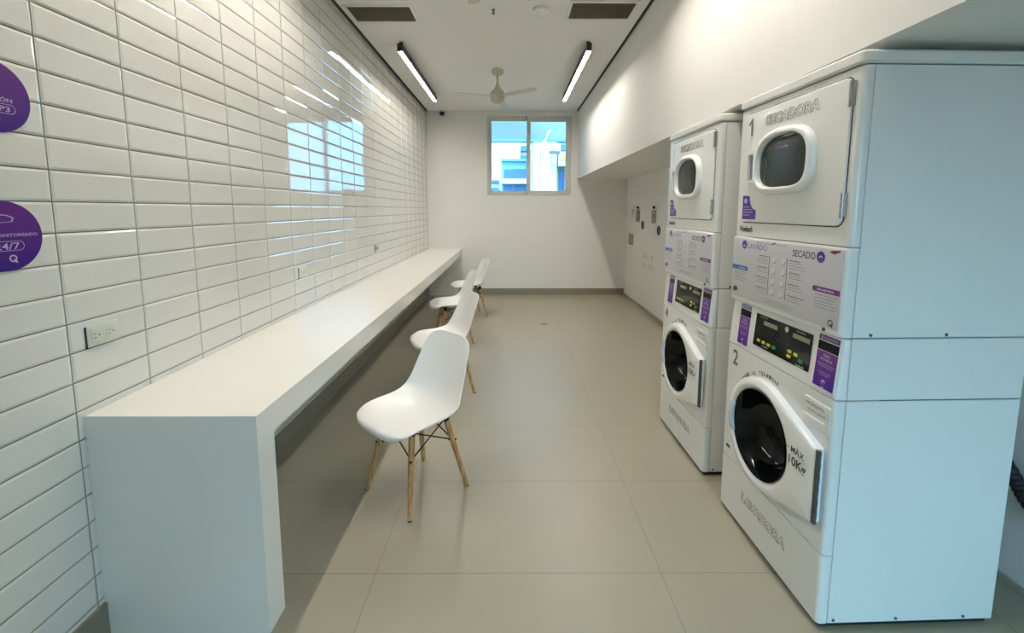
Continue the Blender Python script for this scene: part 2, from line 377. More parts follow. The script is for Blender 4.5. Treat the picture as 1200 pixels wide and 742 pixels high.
# profile: forward, height, half width, edge lift, superness of edge
PROF = [(.256, .404, .196, .000), (.260, .422, .204, .000), (.242, .438, .214, .003), (.170, .445, .228, .012), (.080, .436, .233, .026), (-.010, .428, .233, .036),
        (-.090, .432, .230, .050), (-.150, .457, .224, .064), (-.188, .510, .214, .066), (-.212, .590, .202, .054), (-.232, .670, .190, .040), (-.249, .742, .174, .024), (-.259, .784, .142, .012), (-.263, .803, .088, .006)]
def make_chair():
    root = empty('chair')
    P = catmull(PROF, 4); NU = 18; rows = []
    for i, (x, z, hwid, lift) in enumerate(P):
        a = P[max(i-1, 0)]; b = P[min(i+1, len(P)-1)]
        t = V((b[0]-a[0], 0, b[1]-a[1])).normalized(); nrm = V((-t.z, 0, t.x))     # inward/up side of the shell
        if nrm.z < 0 and i < 6: nrm = -nrm
        nrm = V((t.z, 0, -t.x)) if (V((t.z, 0, -t.x)).z > 0 or V((t.z, 0, -t.x)).x > 0) else V((-t.z, 0, t.x))
        row = []
        for k in range(NU+1):
            u = -1+2*k/NU; y = hwid*math.sin(u*PI/2)*0.55+hwid*u*0.45
            e = abs(y/hwid)**2.4 if hwid else 0
            # the front lip and the top edge are rounded in plan
            fr_ = max(0, 1-i/14)**.8; un = abs(u)**3.2
            ze = z+(max(z, .440)-z)*un*.85 if i < 8 else z
            row.append(V((x-.078*fr_*un, y, ze))+nrm*lift*e)
        rows.append(row)
    mb = MB(); ids = [mb.add(r) for r in rows]
    for A, B in zip(ids, ids[1:]):
        for k in range(NU): mb.face((A[k], A[k+1], B[k+1], B[k]))
    o = mb.build('seat_shell', M['shell'], root, smooth=0, recalc=True)
    o.data.shade_smooth()
    s = o.modifiers.new('thick', 'SOLIDIFY'); s.thickness = 0.007; s.offset = 0
    b = o.modifiers.new('rim', 'BEVEL'); b.width = .003; b.segments = 2; b.limit_method = 'ANGLE'; b.angle_limit = math.radians(60)
    S = o.modifiers.new('sub', 'SUBSURF'); S.levels = 1; S.render_levels = 1
    FT, TPX, TPY, ZTP = 0.188, 0.108, 0.112, 0.400
    def leg_at(sx, sy, z):
        k = z/ZTP; return V((sx*(FT+(TPX-FT)*k), sy*(FT+(TPY-FT)*k), z))
    for sx in (-1, 1):
        for sy in (-1, 1):
            mb = MB(); pts = [leg_at(sx, sy, z) for z in (0.004, .012, .20, .30, .385)]
            mb.tube(pts, [.0105, .0115, .0142, .0155, .0150], 14)
            l = mb.build('leg', M['wood'], root, smooth=50)
            mb = MB(); mb.lathe(Fr((leg_at(sx, sy, 0).x, leg_at(sx, sy, 0).y, 0), (1, 0, 0), (0, 1, 0)), [(.0095, 0), (.0105, .001), (.0105, .006)], 14); mb.build('foot_pad', M['rubber'], l)
    mb = MB(); cs = [(1, 1), (1, -1), (-1, -1), (-1, 1)]
    for a, b in zip(cs, cs[1:]+cs[:1]):
        for p, q in ((a, b), (b, a)):
            lo = leg_at(p[0], p[1], .268); hi = leg_at(q[0], q[1], .392)
            mb.tube([lo, hi], .0036, 8)
        ha, hb = leg_at(a[0], a[1], .395), leg_at(b[0], b[1], .395)
        mb.tube([ha, hb], .0045, 8)
    for sx, sy in cs:
        p = leg_at(sx, sy, .268); dirn = V((-sx, -sy, 0)).normalized()
        mb.tube([p-dirn*.021, p+dirn*.021], .0055, 8)
        q = leg_at(sx, sy, .395); mb.lathe(Fr((q.x, q.y, q.z), (1, 0, 0), (0, 1, 0)), [(.017, -.018), (.020, -.01), (.020, .016), (.024, .026)], 14)
    mb.build('wire_brace', M['wire'], root, smooth=50)
    return root
proto = make_chair()
chairs = [(-.505, 2.25, 49, 'white shell chair with dowel legs nearest the counter end, turned towards the room'),
          (-.548, 3.575, 26, 'white shell chair with wooden legs directly behind the nearest chair at the counter'),
          (-.655, 4.955, 18, 'white shell chair with wooden legs, tucked closest to the counter, third from its near end'),
          (-.575, 6.21, 21, 'white shell chair with wooden legs farthest down the counter by the back wall')]
for i, (x, y, a, lab) in enumerate(chairs):
    o = proto if i == 0 else copy_tree(proto)
    o.location = (x, y, 0); o.rotation_euler = (0, 0, math.radians(180+a))
    tag(o, lab, 'chair', 'white shell chairs along the counter')

# ------------------------------------------------------------------ washers and dryers
D, W = 0.650, 0.696
def T(x, y, z): return V((x-D/2, y-W/2, z))
def front(x): return Fr(T(x, W, 0), (0, -1, 0), (0, 0, 1))          # a = W - (distance from near edge)
def A(s): return W-s
def outline(x0, x1, y0, y1, rf, rb=.006, n=6):
    """plan outline of a cabinet slice, corners rounded at the front (low x)"""
    return rrect(x0, y0, x1, y1, (rf, rb, rb, rf), n)
def slice_(mb, x0, x1, z0, z1, rf, rb=.004, e=.0025, y0=0, y1=W, m=0, x0t=None):
    x0t = x0 if x0t is None else x0t
    def lp(z, ins, xx): return [T(p[0], p[1], z) for p in outline(xx+ins, x1-ins*.5, y0+ins, y1-ins, rf, rb)]
    mb.loft([lp(z0, e, x0), lp(z0+e, 0, x0), lp(z1-e, 0, x0t), lp(z1, e, x0t)], m)
    return mb

def cut_round(o, fr, a, b, rad, depth):
    cut = MB(); cut.lathe(fr, [(rad, depth), (rad, .08)], 64, 0, a, b); co = cut.build('cut', M['enamel'], o.parent)
    bo = o.modifiers.new('hole', 'BOOLEAN'); bo.operation = 'DIFFERENCE'; bo.object = co; bo.solver = 'EXACT'
    nm = bpy.data.meshes.new_from_object(o.evaluated_get(bpy.context.evaluated_depsgraph_get()))
    o.modifiers.clear(); o.data = nm; nm.name = o.name; bpy.data.objects.remove(co)
    nm.shade_smooth(); nm.set_sharp_from_angle(angle=math.radians(35))

def washer():
    r = empty('washing_machine')
    mb = MB(); slice_(mb, .16, D-.004, .03, 1.064, .004, y0=.004, y1=W-.004); mb.build('inner_frame', M['enamel_core'], r)
    mb = MB(); slice_(mb, .0395, D, .024, .852, .003, .004); slice_(mb, .0395, D, .856, 1.068, .003, .004); cab = mb.build('cabinet', M['enamel'], r)
    sf = Fr(T(0, 0, 0), (1, 0, 0), (0, 0, 1))
    for x in (.06, .29, .54):
        mb = MB(); mb.lathe(sf, [(.0055, 0), (.0055, .002), (.003, .004)], 10, 0, x, .038); mb.build('screw', M['darksteel'], cab)
    mb = MB(); slice_(mb, 0, .037, .022, .284, .016, .002); kp = mb.build('kick_panel', M['enamel'], r)
    mb = MB(); slice_(mb, 0, .037, .287, .853, .016, .002); fp = mb.build('front_panel', M['enamel'], r)
    cut_round(fp, front(0), A(.362), .548, .195, -.08); cut_round(cab, front(0), A(.362), .548, .195, -.165)
    mb = MB(); slice_(mb, 0, .037, .856, 1.068, .016, .002, x0t=.016); cp = mb.build('control_panel', M['enamel_b'], r)
    mb = MB(); slice_(mb, .012, D-.01, .004, .030, .012, y0=.010, y1=W-.010); mb.build('base_frame', M['blackmat'], r)
    for x, y in ((.05, .05), (.05, W-.05), (D-.05, .05), (D-.05, W-.05)):
        q = T(x, y, 0); mb = MB(); mb.lathe(Fr(q, (1, 0, 0), (0, 1, 0)), [(.024, 0), (.024, .003), (.010, .0035), (.010, .005)], 16); mb.build('foot', M['rubber'], r)
    f0 = front(0)
    mb = MB(); mb.text(f0, 'LAVADORA', A(.348), .172, .040, .315, c=.0006, outline=.014, shear=.10, bold=.045); mb.build('lettering', M['inkd'], kp, smooth=0, recalc=False)
    # door: a ring running out to a straight hinge side
    ca, cb, R = A(.362), .548, .236
    HX, H0, H1 = A(.022), .400, .672
    N = 120; tri = [(HX, H0), (HX, H1)]
    def hull(th, grow):
        d_ = (math.cos(th), math.sin(th)); best = R
        # support polygon: the two tangents from the hinge corners to the circle
        pts = [(ca+R*math.cos(2*PI*k/180), cb+R*math.sin(2*PI*k/180)) for k in range(180)]
        return best
    import itertools
    pts = [(ca+R*math.cos(2*PI*k/240), cb+R*math.sin(2*PI*k/240)) for k in range(240)]+tri
    pts = sorted(set(pts)); lo, up = [], []
    cr = lambda o, a, b: (a[0]-o[0])*(b[1]-o[1])-(a[1]-o[1])*(b[0]-o[0])
    for p in pts:
        while len(lo) >= 2 and cr(lo[-2], lo[-1], p) <= 0: lo.pop()
        lo.append(p)
    for p in reversed(pts):
        while len(up) >= 2 and cr(up[-2], up[-1], p) <= 0: up.pop()
        up.append(p)
    poly = lo[:-1]+up[:-1]
    def radial(th):
        dx, dy = math.cos(th), math.sin(th); best = 0
        for (x0, y0), (x1, y1) in zip(poly, poly[1:]+poly[:1]):
            ex, ey = x1-x0, y1-y0; den = dx*ey-dy*ex
            if abs(den) < 1e-12: continue
            t = ((x0-ca)*ey-(y0-cb)*ex)/den; u = ((x0-ca)*dy-(y0-cb)*dx)/den
            if t > 0 and -1e-6 <= u <= 1+1e-6: best = max(best, t)
        return best
    ths = sorted([2*PI*k/N for k in range(N)]+[math.atan2(y-cb, x-ca) % (2*PI) for x, y in tri])
    hr = [radial(t) for t in ths]
    def loop(fn, c): return [f0.p(ca+fn(i)*math.cos(t), cb+fn(i)*math.sin(t), c) for i, t in enumerate(ths)]
    mb = MB()
    mb.loft([loop(lambda i: hr[i]-.010, .0015), loop(lambda i: hr[i], .006), loop(lambda i: hr[i], .026), loop(lambda i: hr[i]-.003, .033), loop(lambda i: hr[i]-.009, .037),
             loop(lambda i: hr[i]-.020, .0395), loop(lambda i: .212, .0410), loop(lambda i: .205, .0405), loop(lambda i: .197, .036), loop(lambda i: .190, .030), loop(lambda i: .190, .002)], 0, False, False)
    dr = mb.build('door', M['enamel_b'], r, smooth=32)
    g = MB(); prof = [(.186, .020), (.180, .010), (.172, -.010), (.160, -.045), (.140, -.078), (.110, -.100), (.07, -.114), (.03, -.119), (.004, -.120)]
    f1 = front(-.0165)
    g.lathe(f1, prof, 64, 0, ca, cb, False); g.build('door_glass', M['washglass'], dr, smooth=60)
    g = MB(); g.lathe(front(-.024), [(.1895, 0), (.1895, .006), (.184, .0065), (.183, .002), (.183, 0)], 64, 0, ca, cb, False, False); g.build('trim_ring', M['steel'], dr, smooth=50)
    # grip at the far side of the door ring
    g = MB(); L = []
    for k in range(13):
        t = PI-0.36+0.72*k/12+.02; e = math.sin(PI*k/12)**.4*.5+.5
        sec = [(.184, .030), (.184, .030+.010*e), (.188, .030+.016*e), (.210, .030+.017*e), (.216, .030+.012*e), (.216, .030)]
        L.append([f0.p(ca+q*math.cos(t), cb+q*math.sin(t), h) for q, h in sec])
    g.loft(L); g.build('handle', M['skytint'], dr, smooth=40)
    g = MB(); hz = [.401+.0226*k for k in range(13)]
    for k in range(12): g.tube([f0.p(A(.013), hz[k]+.001, .030), f0.p(A(.013), hz[k+1]-.001, .030)], .0075 if k % 2 else .0068, 10)
    g.box(T(-.036, .012, .402), T(-.031, .0215, .671)); g.build('hinge', M['hinge'], dr, smooth=40)
    g = MB(); g.text(f0, '– MÁX', A(.118), .612, .024, .100, c=.0416); g.text(f0, '10Kg', A(.102), .570, .034, .092, c=.0416, bold=.02); g.build('lettering', M['inkd'], dr, smooth=0, recalc=False)
    g = MB(); s_ = 'ABRIR AL TERMINAR'; RR = .252
    for k, ch in enumerate(s_):
        t = math.radians(140-64*k/(len(s_)-1))
        if ch != ' ': g.text(f0, ch, ca+RR*math.cos(t), cb+RR*math.sin(t), .018, .0125, c=.0006, rot=t-PI/2, bold=.03)
    g.build('lettering', M['inkd'], fp, smooth=0, recalc=False)
    # dispenser drawer
    g = MB(); g.prism(f0, rrect(A(.142), .722, A(.012), .822, .008), .0003, .004, 0, .002); dd = g.build('dispenser_drawer', M['enamel'], r)
    g = MB(); g.prism(f0, rrect(A(.135), .738, A(.030), .757, .006), .0042, .007, 0, .002); g.build('finger_pull', M['enamel_b'], dd)
    g = MB(); g.text(f0, 'DETERGENTE', A(.085), .800, .010, .09, c=.0046); g.text(f0, 'POLVO O LÍQUIDO', A(.075), .778, .006, .09, c=.0046); g.build('lettering', M['ink'], dd, smooth=0, recalc=False)
    g = MB(); g.flat(f0, rrect(A(.660), .333, A(.625), .347, .002), .0008); g.build('rating_label', M['blackmat'], fp, smooth=0)
    # control panel on its slope
    sl = Fr(T(0, W, .8585), (0, -1, 0), (.016, 0, .207))
    Z = lambda z: (z-.8585)*1.003
    g = MB(); g.prism(sl, rrect(A(.490), Z(.903), A(.140), Z(1.043), .004), .0006, .0035); dp = g.build('display', M['black'], cp, smooth=20)
    c = .0041
    def key(nm, m_, pts, h=.0016):
        q = MB(); q.prism(sl, pts, .0034, .0034+h, 0, .0004); q.build(nm, M[m_], dp)
    for a0, a1 in ((.432, .340), (.245, .150)): key('lcd_screen', 'lcd', rrect(A(a0), Z(1.004), A(a1), Z(1.022), .002), .0008)
    for s_, zz in ((.452, .930), (.417, .930), (.382, .930), (.250, .946), (.214, .944), (.252, .926)): key('yellow_key', 'yellow', rrect(A(s_)-.011, Z(zz)-.006, A(s_)+.011, Z(zz)+.006, .003))
    for s_, zz in ((.347, .930), (.184, .928)): key('green_key', 'green', rrect(A(s_)-.012, Z(zz)-.007, A(s_)+.012, Z(zz)+.007, .003))
    g = MB()
    g.text(sl, 'LAVADORA', A(.435), Z(1.034), .007, c=c); g.text(sl, '– SECADORA', A(.205), Z(1.034), .007, c=c); g.text(sl, 'LAVADORA', A(.405), Z(.914), .006, c=c); g.text(sl, 'huebsch', A(.185), Z(.910), .010, c=c)
    g.flat(sl, circ(A(.283), Z(1.024), .011, 20), c)
    for zz in (.985, .968, .952):
        g.text(sl, '·  –', A(.46), Z(zz), .006, c=c); g.text(sl, '· –', A(.27), Z(zz), .006, c=c)
    g.build('lettering', M['sheet'], dp, smooth=0, recalc=False)
    dim = mat('dim_indicator', srgb(38, 42, 60), .4)
    for s_, zz in ((.355, .985), (.375, .965), (.205, .975), (.330, .968)):
        g = MB(); g.flat(sl, circ(A(s_), Z(zz), .006, 12), c-.0002); g.build('indicator', dim, dp, smooth=0)
    for s0, s1, word, lab in ((.612, .530, 'LAVADORA', 'slate'), (.108, .012, 'SECADORA', 'plumlab')):
        g = MB(); g.prism(sl, rrect(A(s0)-.004, Z(.872), A(s1)+.004, Z(1.064), .004), .0006, .004, 0, .001); cr_ = g.build('card_reader', M['white'], cp)
        g = MB(); g.flat(sl, rrect(A(s0), Z(.876), A(s1), Z(1.004), .002), .0046); g.build('purple_card', M['strip'], cr_, smooth=0, recalc=False)
        g = MB(); g.flat(sl, rrect(A(s0), Z(1.006), A(s1), Z(1.038), .001), .0046); g.build('reader_window', M['black'], cr_, smooth=0, recalc=False)
        g = MB(); g.flat(sl, rrect(A(s0), Z(1.041), A(s1), Z(1.060), .002), .0046); g.build('name_strip', M[lab], cr_, smooth=0, recalc=False)
        g = MB(); m_ = (A(s0)+A(s1))/2; k = (s0-s1)/.096
        g.text(sl, word, m_, Z(1.0505), .009, .078*k, c=.0052); g.text(sl, 'NO', m_, Z(.990), .011, .030*k, c=.0052); g.text(sl, 'MONEDAS', m_, Z(.976), .008, .055*k, c=.0052)
        for zz, ww in ((.960, .08), (.952, .07), (.930, .06), (.922, .045)): g.flat(sl, rrect(m_-ww*k/2, Z(zz)-.0008, m_+ww*k/2, Z(zz)+.0008, .0004, 2), .0052)
        g.flat(sl, circ(m_, Z(.897), .009*k, 16), .0052); g.flat(sl, rrect(m_-.007*k, Z(.878), m_+.007*k, Z(.882), .001), .0052)
        g.build('lettering', M['lilac'], cr_, smooth=0, recalc=False)
        g = MB(); g.flat(sl, circ(m_+.001, Z(.894), .0055*k, 16), .0058); g.build('coin_mark', M['red'], cr_, smooth=0, recalc=False)
    return r

def number(mb, n, fr, s, z, h):
    if n == 1:                                       # a stem with a raised flag
        a, q = A(s), h/2
        mb.flat(fr, [(a-.004, z-q), (a+.010, z-q), (a+.010, z+q), (a+.001, z+q), (a-.004, z+q*.85)], .0009)
        mb.flat(fr, [(a-.004, z+q*.85), (a-.020, z+q*.52), (a-.020, z+q*.20), (a-.004, z+q*.48)], .0009); return
    mb.text(fr, str(n), A(s), z, h, h*(.58 if n != 1 else .42), c=.0009, bold=.022)

def dryer():
    r = empty('tumble_dryer')
    z0 = 1.072
    def slice2(mb, *a, **k): return slice_(mb, *a, **k)
    mb = MB(); slice_(mb, .045, D-.004, z0+.004, 1.94, .004, y0=.004, y1=W-.004); mb.build('inner_frame', M['enamel_core'], r)
    mb = MB(); slice_(mb, .0395, D, z0, 1.943, .003, .004)
    sf = Fr(T(0, 0, 0), (1, 0, 0), (0, 0, 1))
    mb.box(T(.045, -.0012, z0+.022), T(D-.01, .002, z0+.0235))
    cab = mb.build('cabinet', M['enamel'], r)
    for x in (.10, .36):
        mb = MB(); mb.lathe(sf, [(.0055, 0), (.0055, .002), (.003, .004)], 10, 0, x, z0+.010); mb.build('screw', M['darksteel'], cab)
    mb = MB(); slice_(mb, .004, .037, 1.374, 1.943, .018, .002); fp = mb.build('front_panel', M['enamel'], r)
    mb = MB(); slice_(mb, -.002, .037, z0, 1.371, .014, .002); ip = mb.build('lower_panel', M['enamel'], r)
    mb = MB(); slice_(mb, -.004, D+.002, 1.9475, 1.988, .020, .006, .007, -.003, W+.003); mb.build('top_cap', M['enamel'], r)
    f = front(.004); fi = front(-.002)
    # door
    mb = MB(); sh = rrect(A(.636), 1.440, A(.036), 1.917, (.020, .030, .030, .022), 8)
    big = rrect(A(.640), 1.436, A(.032), 1.921, (.022, .033, .033, .024), 8)
    mb.prism(f, sh, .0004, .0075, 0, .003); dr = mb.build('door', M['enamel'], r, smooth=30)
    mb = MB(); mb.loft([[f.p(*p, .0012) for p in big], [f.p(*p, .0012) for p in sh]], cap0=False, cap1=False); mb.build('door_gap_shade', M['blackmat'], fp, smooth=0, recalc=False)  # flat black ring stands in for the shaded gap round the door
    def win(g, c): return [f.p(A(a), b, c) for a, b in winpts(g)]
    def winpts(g):
        out = []
        for k in range(72):
            t = 2*PI*k/72; c_, s_ = math.cos(t), math.sin(t); n_ = 2.55 if s_ > 0 else 3.7
            out.append((.352-(.178+g)*math.copysign(abs(c_)**(2/n_), c_), 1.688+(.128+g)*math.copysign(abs(s_)**(2/n_), s_)))
        return out
    mb = MB(); mb.loft([win(0.003, .0072), win(0.002, .020), win(-.004, .030), win(-.012, .034), win(-.020, .033), win(-.025, .026), win(-.027, .006)], cap0=False, cap1=False)
    bz = mb.build('window_bezel', M['enamel_b'], dr, smooth=40, recalc=True)
    mb = MB()
    n_ = len(winpts(0)); cen = (A(.352), 1.688)
    def win2(k, c): return [f.p(cen[0]+(A(a)-cen[0])*k, cen[1]+(b-cen[1])*k, c) for a, b in winpts(-.0265)]
    mb.loft([win2(1, .0075), win2(1, .012), win2(.93, .0135), win2(.7, .0155), win2(.4, .017), win2(.12, .0175)]); mb.build('door_glass', M['dryglass'], dr, smooth=50)
    # handle: a framed slot
    mb = MB(); o_ = rrect(A(.598), 1.609, A(.538), 1.748, .008); i_ = rrect(A(.586), 1.622, A(.550), 1.735, .005)
    mb.loft([[f.p(*p, .0074) for p in o_], [f.p(*p, .017) for p in o_], [f.p(p[0]+(A(.568)-p[0])*.06, p[1], .019) for p in o_], [f.p(*p, .019) for p in i_], [f.p(*p, .009) for p in i_]], cap0=False, cap1=False)
    h_ = mb.build('handle', M['enamel_b'], dr, smooth=40)
    mb = MB(); mb.prism(f, rrect(A(.580), 1.628, A(.560), 1.730, .004), .0074, .0105, 0, .001); mb.build('handle_grip', M['slotblue'], h_)
    for zc in (1.862, 1.508):
        mb = MB()
        for k in range(3): mb.tube([f.p(A(.036), zc-.04+.028*k, .010), f.p(A(.036), zc-.04+.028*k+.025, .010)], .006, 10)
        mb.box(T(-.007, .026, zc-.036), T(.0035, .034, zc+.040)); mb.build('hinge', M['steel'], dr, smooth=40)
    mb = MB(); mb.text(f, 'SECADORA', A(.330), 1.866, .038, .312, c=.0082, outline=.014, shear=.10, bold=.045); mb.build('lettering', M['inkd'], dr, smooth=0, recalc=False)
    # violet service sticker, its right edge cut in a curve
    mb = MB(); P = [(A(.630), 1.452), (A(.524), 1.452), (A(.524), 1.492)]+[(A(.524)-.052*math.sin(t)-.0, 1.492+.062*(1-math.cos(t))) for t in (.4, .8, 1.2, 1.5)]+[(A(.582), 1.556), (A(.630), 1.558)]
    mb.flat(f, P, .0080); st = mb.build('violet_sticker', M['purple'], dr, smooth=0, recalc=False)
    mb = MB(); mb.flat(f, circ(A(.606), 1.534, .012, 16), .0084)
    for k, ww in enumerate((.05, .07, .075, .05)): mb.flat(f, rrect(A(.622), 1.505-.012*k, A(.622)+ww, 1.508-.012*k, .001, 2), .0084)
    mb.build('lettering', M['lilac'], st, smooth=0, recalc=False)
    mb = MB(); mb.text(f, 'Huebsch', A(.603), 1.409, .026, .100, c=.0008, bold=.035); mb.build('badge_lettering', M['inkd'], fp, smooth=0, recalc=False)
    # instruction sheet
    mb = MB(); sh = rrect(A(.688), 1.092, A(.012), 1.362, (.026, .004, .004, .006))
    mb.prism(fi, sh, .0003, .0028, 0, .0008); s = mb.build('instruction_sheet', M['sheet'], ip)
    e = .0032
    mb = MB(); mb.text(fi, 'LAVADO', A(.494), 1.335, .025, .142, c=e); mb.build('lettering', M['bluel'], s, smooth=0, recalc=False)
    mb = MB(); mb.text(fi, 'SECADO', A(.200), 1.332, .026, .122, c=e)
    for a, b in ((.403, .225), (.289, .225)): mb.flat(fi, rrect(A(a)-.0016, 1.140, A(a)+.0016, 1.308, .0005, 2), e)
    mb.flat(fi, rrect(A(.50), 1.352, A(.30), 1.3535, .0004, 2), e-.0002)
    mb.build('lettering', M['inkd'], s, smooth=0, recalc=False)
    mb = MB(); mb.flat(fi, circ(A(.592), 1.337, .020, 24), e); mb.build('blue_mark', M['blue'], s, smooth=0, recalc=False)
    mb = MB(); mb.flat(fi, circ(A(.112), 1.331, .020, 24), e); mb.build('violet_mark', M['purple'], s, smooth=0, recalc=False)
    mb = MB()
    for ca_ in (A(.112), A(.592)):
        for sg in (-1, 1): mb.flat(fi, [(ca_+sg*.009, 1.326), (ca_, 1.333), (ca_, 1.337), (ca_+sg*.009, 1.330)][::sg], e+.0004)
    for zz in (1.290, 1.245, 1.200, 1.157):
        for s_ in (.372, .312):
            q = MB(); q.flat(fi, circ(A(s_), zz, .0135, 20), e); q.build('step_mark', M['stepw'], s, smooth=0, recalc=False)
    mb.text(fi, 'LAVADORA', A(.60), 1.2285, .007, .05, c=e+.0006); mb.text(fi, 'SECADORA', A(.078), 1.2185, .007, .08, c=e+.0006)
    mb.build('lettering', M['white'], s, smooth=0, recalc=False)
    mb = MB()
    for zz in (1.290, 1.245, 1.200, 1.157):
        for s_ in (.372, .312):
            q = [(A(s_)+.0138*math.cos(t), zz+.0138*math.sin(t)) for t in [-1.9+.32*k for k in range(8)]]
            q2 = [(A(s_)+.0110*math.cos(t), zz+.0110*math.sin(t)) for t in [-1.9+.32*k for k in range(8)]]
            mb.flat(fi, q+q2[::-1], e+.0003)
    for zz, n in ((1.300, 3), (1.252, 2), (1.208, 2), (1.163, 2)):
        for k in range(n+1):
            ww = .085*(.72+.28*((k*7+int(zz*1000)) % 5)/4); hgt = .0032 if k == 0 else .0016
            mb.flat(fi, rrect(A(.414)-ww, zz-.010*k-hgt/2, A(.414), zz-.010*k+hgt/2, .0004, 2), e)
            ww = .095*(.66+.34*((k*5+int(zz*1000)) % 4)/3)
            mb.flat(fi, rrect(A(.276), zz-.010*k-hgt/2, A(.276)+ww, zz-.010*k+hgt/2, .0004, 2), e)
    mb.build('lettering', M['ink'], s, smooth=0, recalc=False)
    mb = MB()
    for k in range(5):
        mb.flat(fi, rrect(A(.67), 1.210-.010*k, A(.67)+.105-.012*(k % 3), 1.212-.010*k, .0004, 2), e)
        mb.flat(fi, rrect(A(.128), 1.198-.011*k, A(.128)+.108-.010*(k % 3), 1.200-.011*k, .0004, 2), e)
    P = rrect(A(.445), 1.106, A(.240), 1.123, .008); Q = rrect(A(.4435), 1.1075, A(.2415), 1.1215, .007)
    mb.loft([[fi.p(*p, e) for p in P], [fi.p(*p, e) for p in Q]], cap0=False, cap1=False)
    mb.text(fi, 'ESCANEA Y PAGA TU SERVICIO', A(.335), 1.1145, .006, .15, c=e)
    mb.build('lettering', M['inkl'], s, smooth=0, recalc=False)
    mb = MB(); mb.flat(fi, rrect(A(.686), 1.219, A(.556), 1.239, (.001, .008, .008, .001)), e); mb.build('blue_tab', M['cyan'], s, smooth=0, recalc=False)
    mb = MB(); mb.flat(fi, rrect(A(.142), 1.209, A(.013), 1.228, (.008, .001, .001, .008)), e); mb.build('plum_tab', M['magenta'], s, smooth=0, recalc=False)
    mb = MB(); mb.flat(fi, [(A(.672), 1.118), (A(.655), 1.112), (A(.634), 1.118), (A(.628), 1.128), (A(.642), 1.138), (A(.660), 1.137)], e)
    mb.flat(fi, [(A(.40), 1.352), (A(.375), 1.361), (A(.36), 1.361), (A(.385), 1.352)], e); mb.flat(fi, [(A(.075), 1.352), (A(.05), 1.346), (A(.03), 1.353), (A(.02), 1.361), (A(.06), 1.358)], e)
    mb.build('maroon_print', M['red'], s, smooth=0, recalc=False)
    mb = MB(); o_ = circ(A(.045), 1.112, .012, 20); i2 = circ(A(.045), 1.112, .008, 20)
    mb.loft([[fi.p(*p, e) for p in o_], [fi.p(*p, e) for p in i2]], cap0=False, cap1=False); mb.flat(fi, [(A(.045), 1.110), (A(.039), 1.110), (A(.031), 1.097), (A(.037), 1.097)], e+.0003); mb.build('round_emblem', M['blackmat'], s, smooth=0, recalc=False)
    mb = MB(); mb.lathe(fi, [(.007, 0), (.007, .003), (.003, .005)], 12, 0, A(.075), 1.083); mb.build('lock', M['darksteel'], ip)
    return r

def place(o, x, y, a):
    o.location = (x+D/2*math.cos(a)-W/2*math.sin(a), y+D/2*math.sin(a)+W/2*math.cos(a), 0); o.rotation_euler = (0, 0, a)
w1, d1 = washer(), dryer(); w2, d2 = copy_tree(w1), copy_tree(d1)
P2 = (1.0909, 1.4251, .0306); P4 = (1.0782, 2.3481, .0176)
for o, P, lab, cat in ((w1, P2, 'white front-loading washing machine numbered 2, nearest the camera', 'washing machine'), (d1, P2, 'white tumble dryer numbered 1 stacked on the nearer washing machine', 'dryer'),
                       (w2, P4, 'white front-loading washing machine numbered 4, farther back in the row', 'washing machine'), (d2, P4, 'white tumble dryer stacked on washing machine number 4', 'dryer')):
    place(o, *P); tag(o, lab, cat, 'stacked white washing machines' if cat[0] == 'w' else 'dryers stacked on the washing machines')
for o, n, s, z, h, m_ in ((w1, 2, .620, .797, .074, 'ink'), (w2, 4, .620, .797, .074, 'ink'), (d1, 1, .592, 1.856, .076, 'ink'), (d2, 3, .594, 1.856, .050, 'sheet')):
    par = [c for c in o.children if c.name.split('.')[0] == ('front_panel' if o in (w1, w2) else 'door')][0]
    mb = MB(); number(mb, n, front(0.0 if o in (w1, w2) else .004-.0078), s, z, h); mb.build('number', M[m_], par, smooth=0, recalc=False)

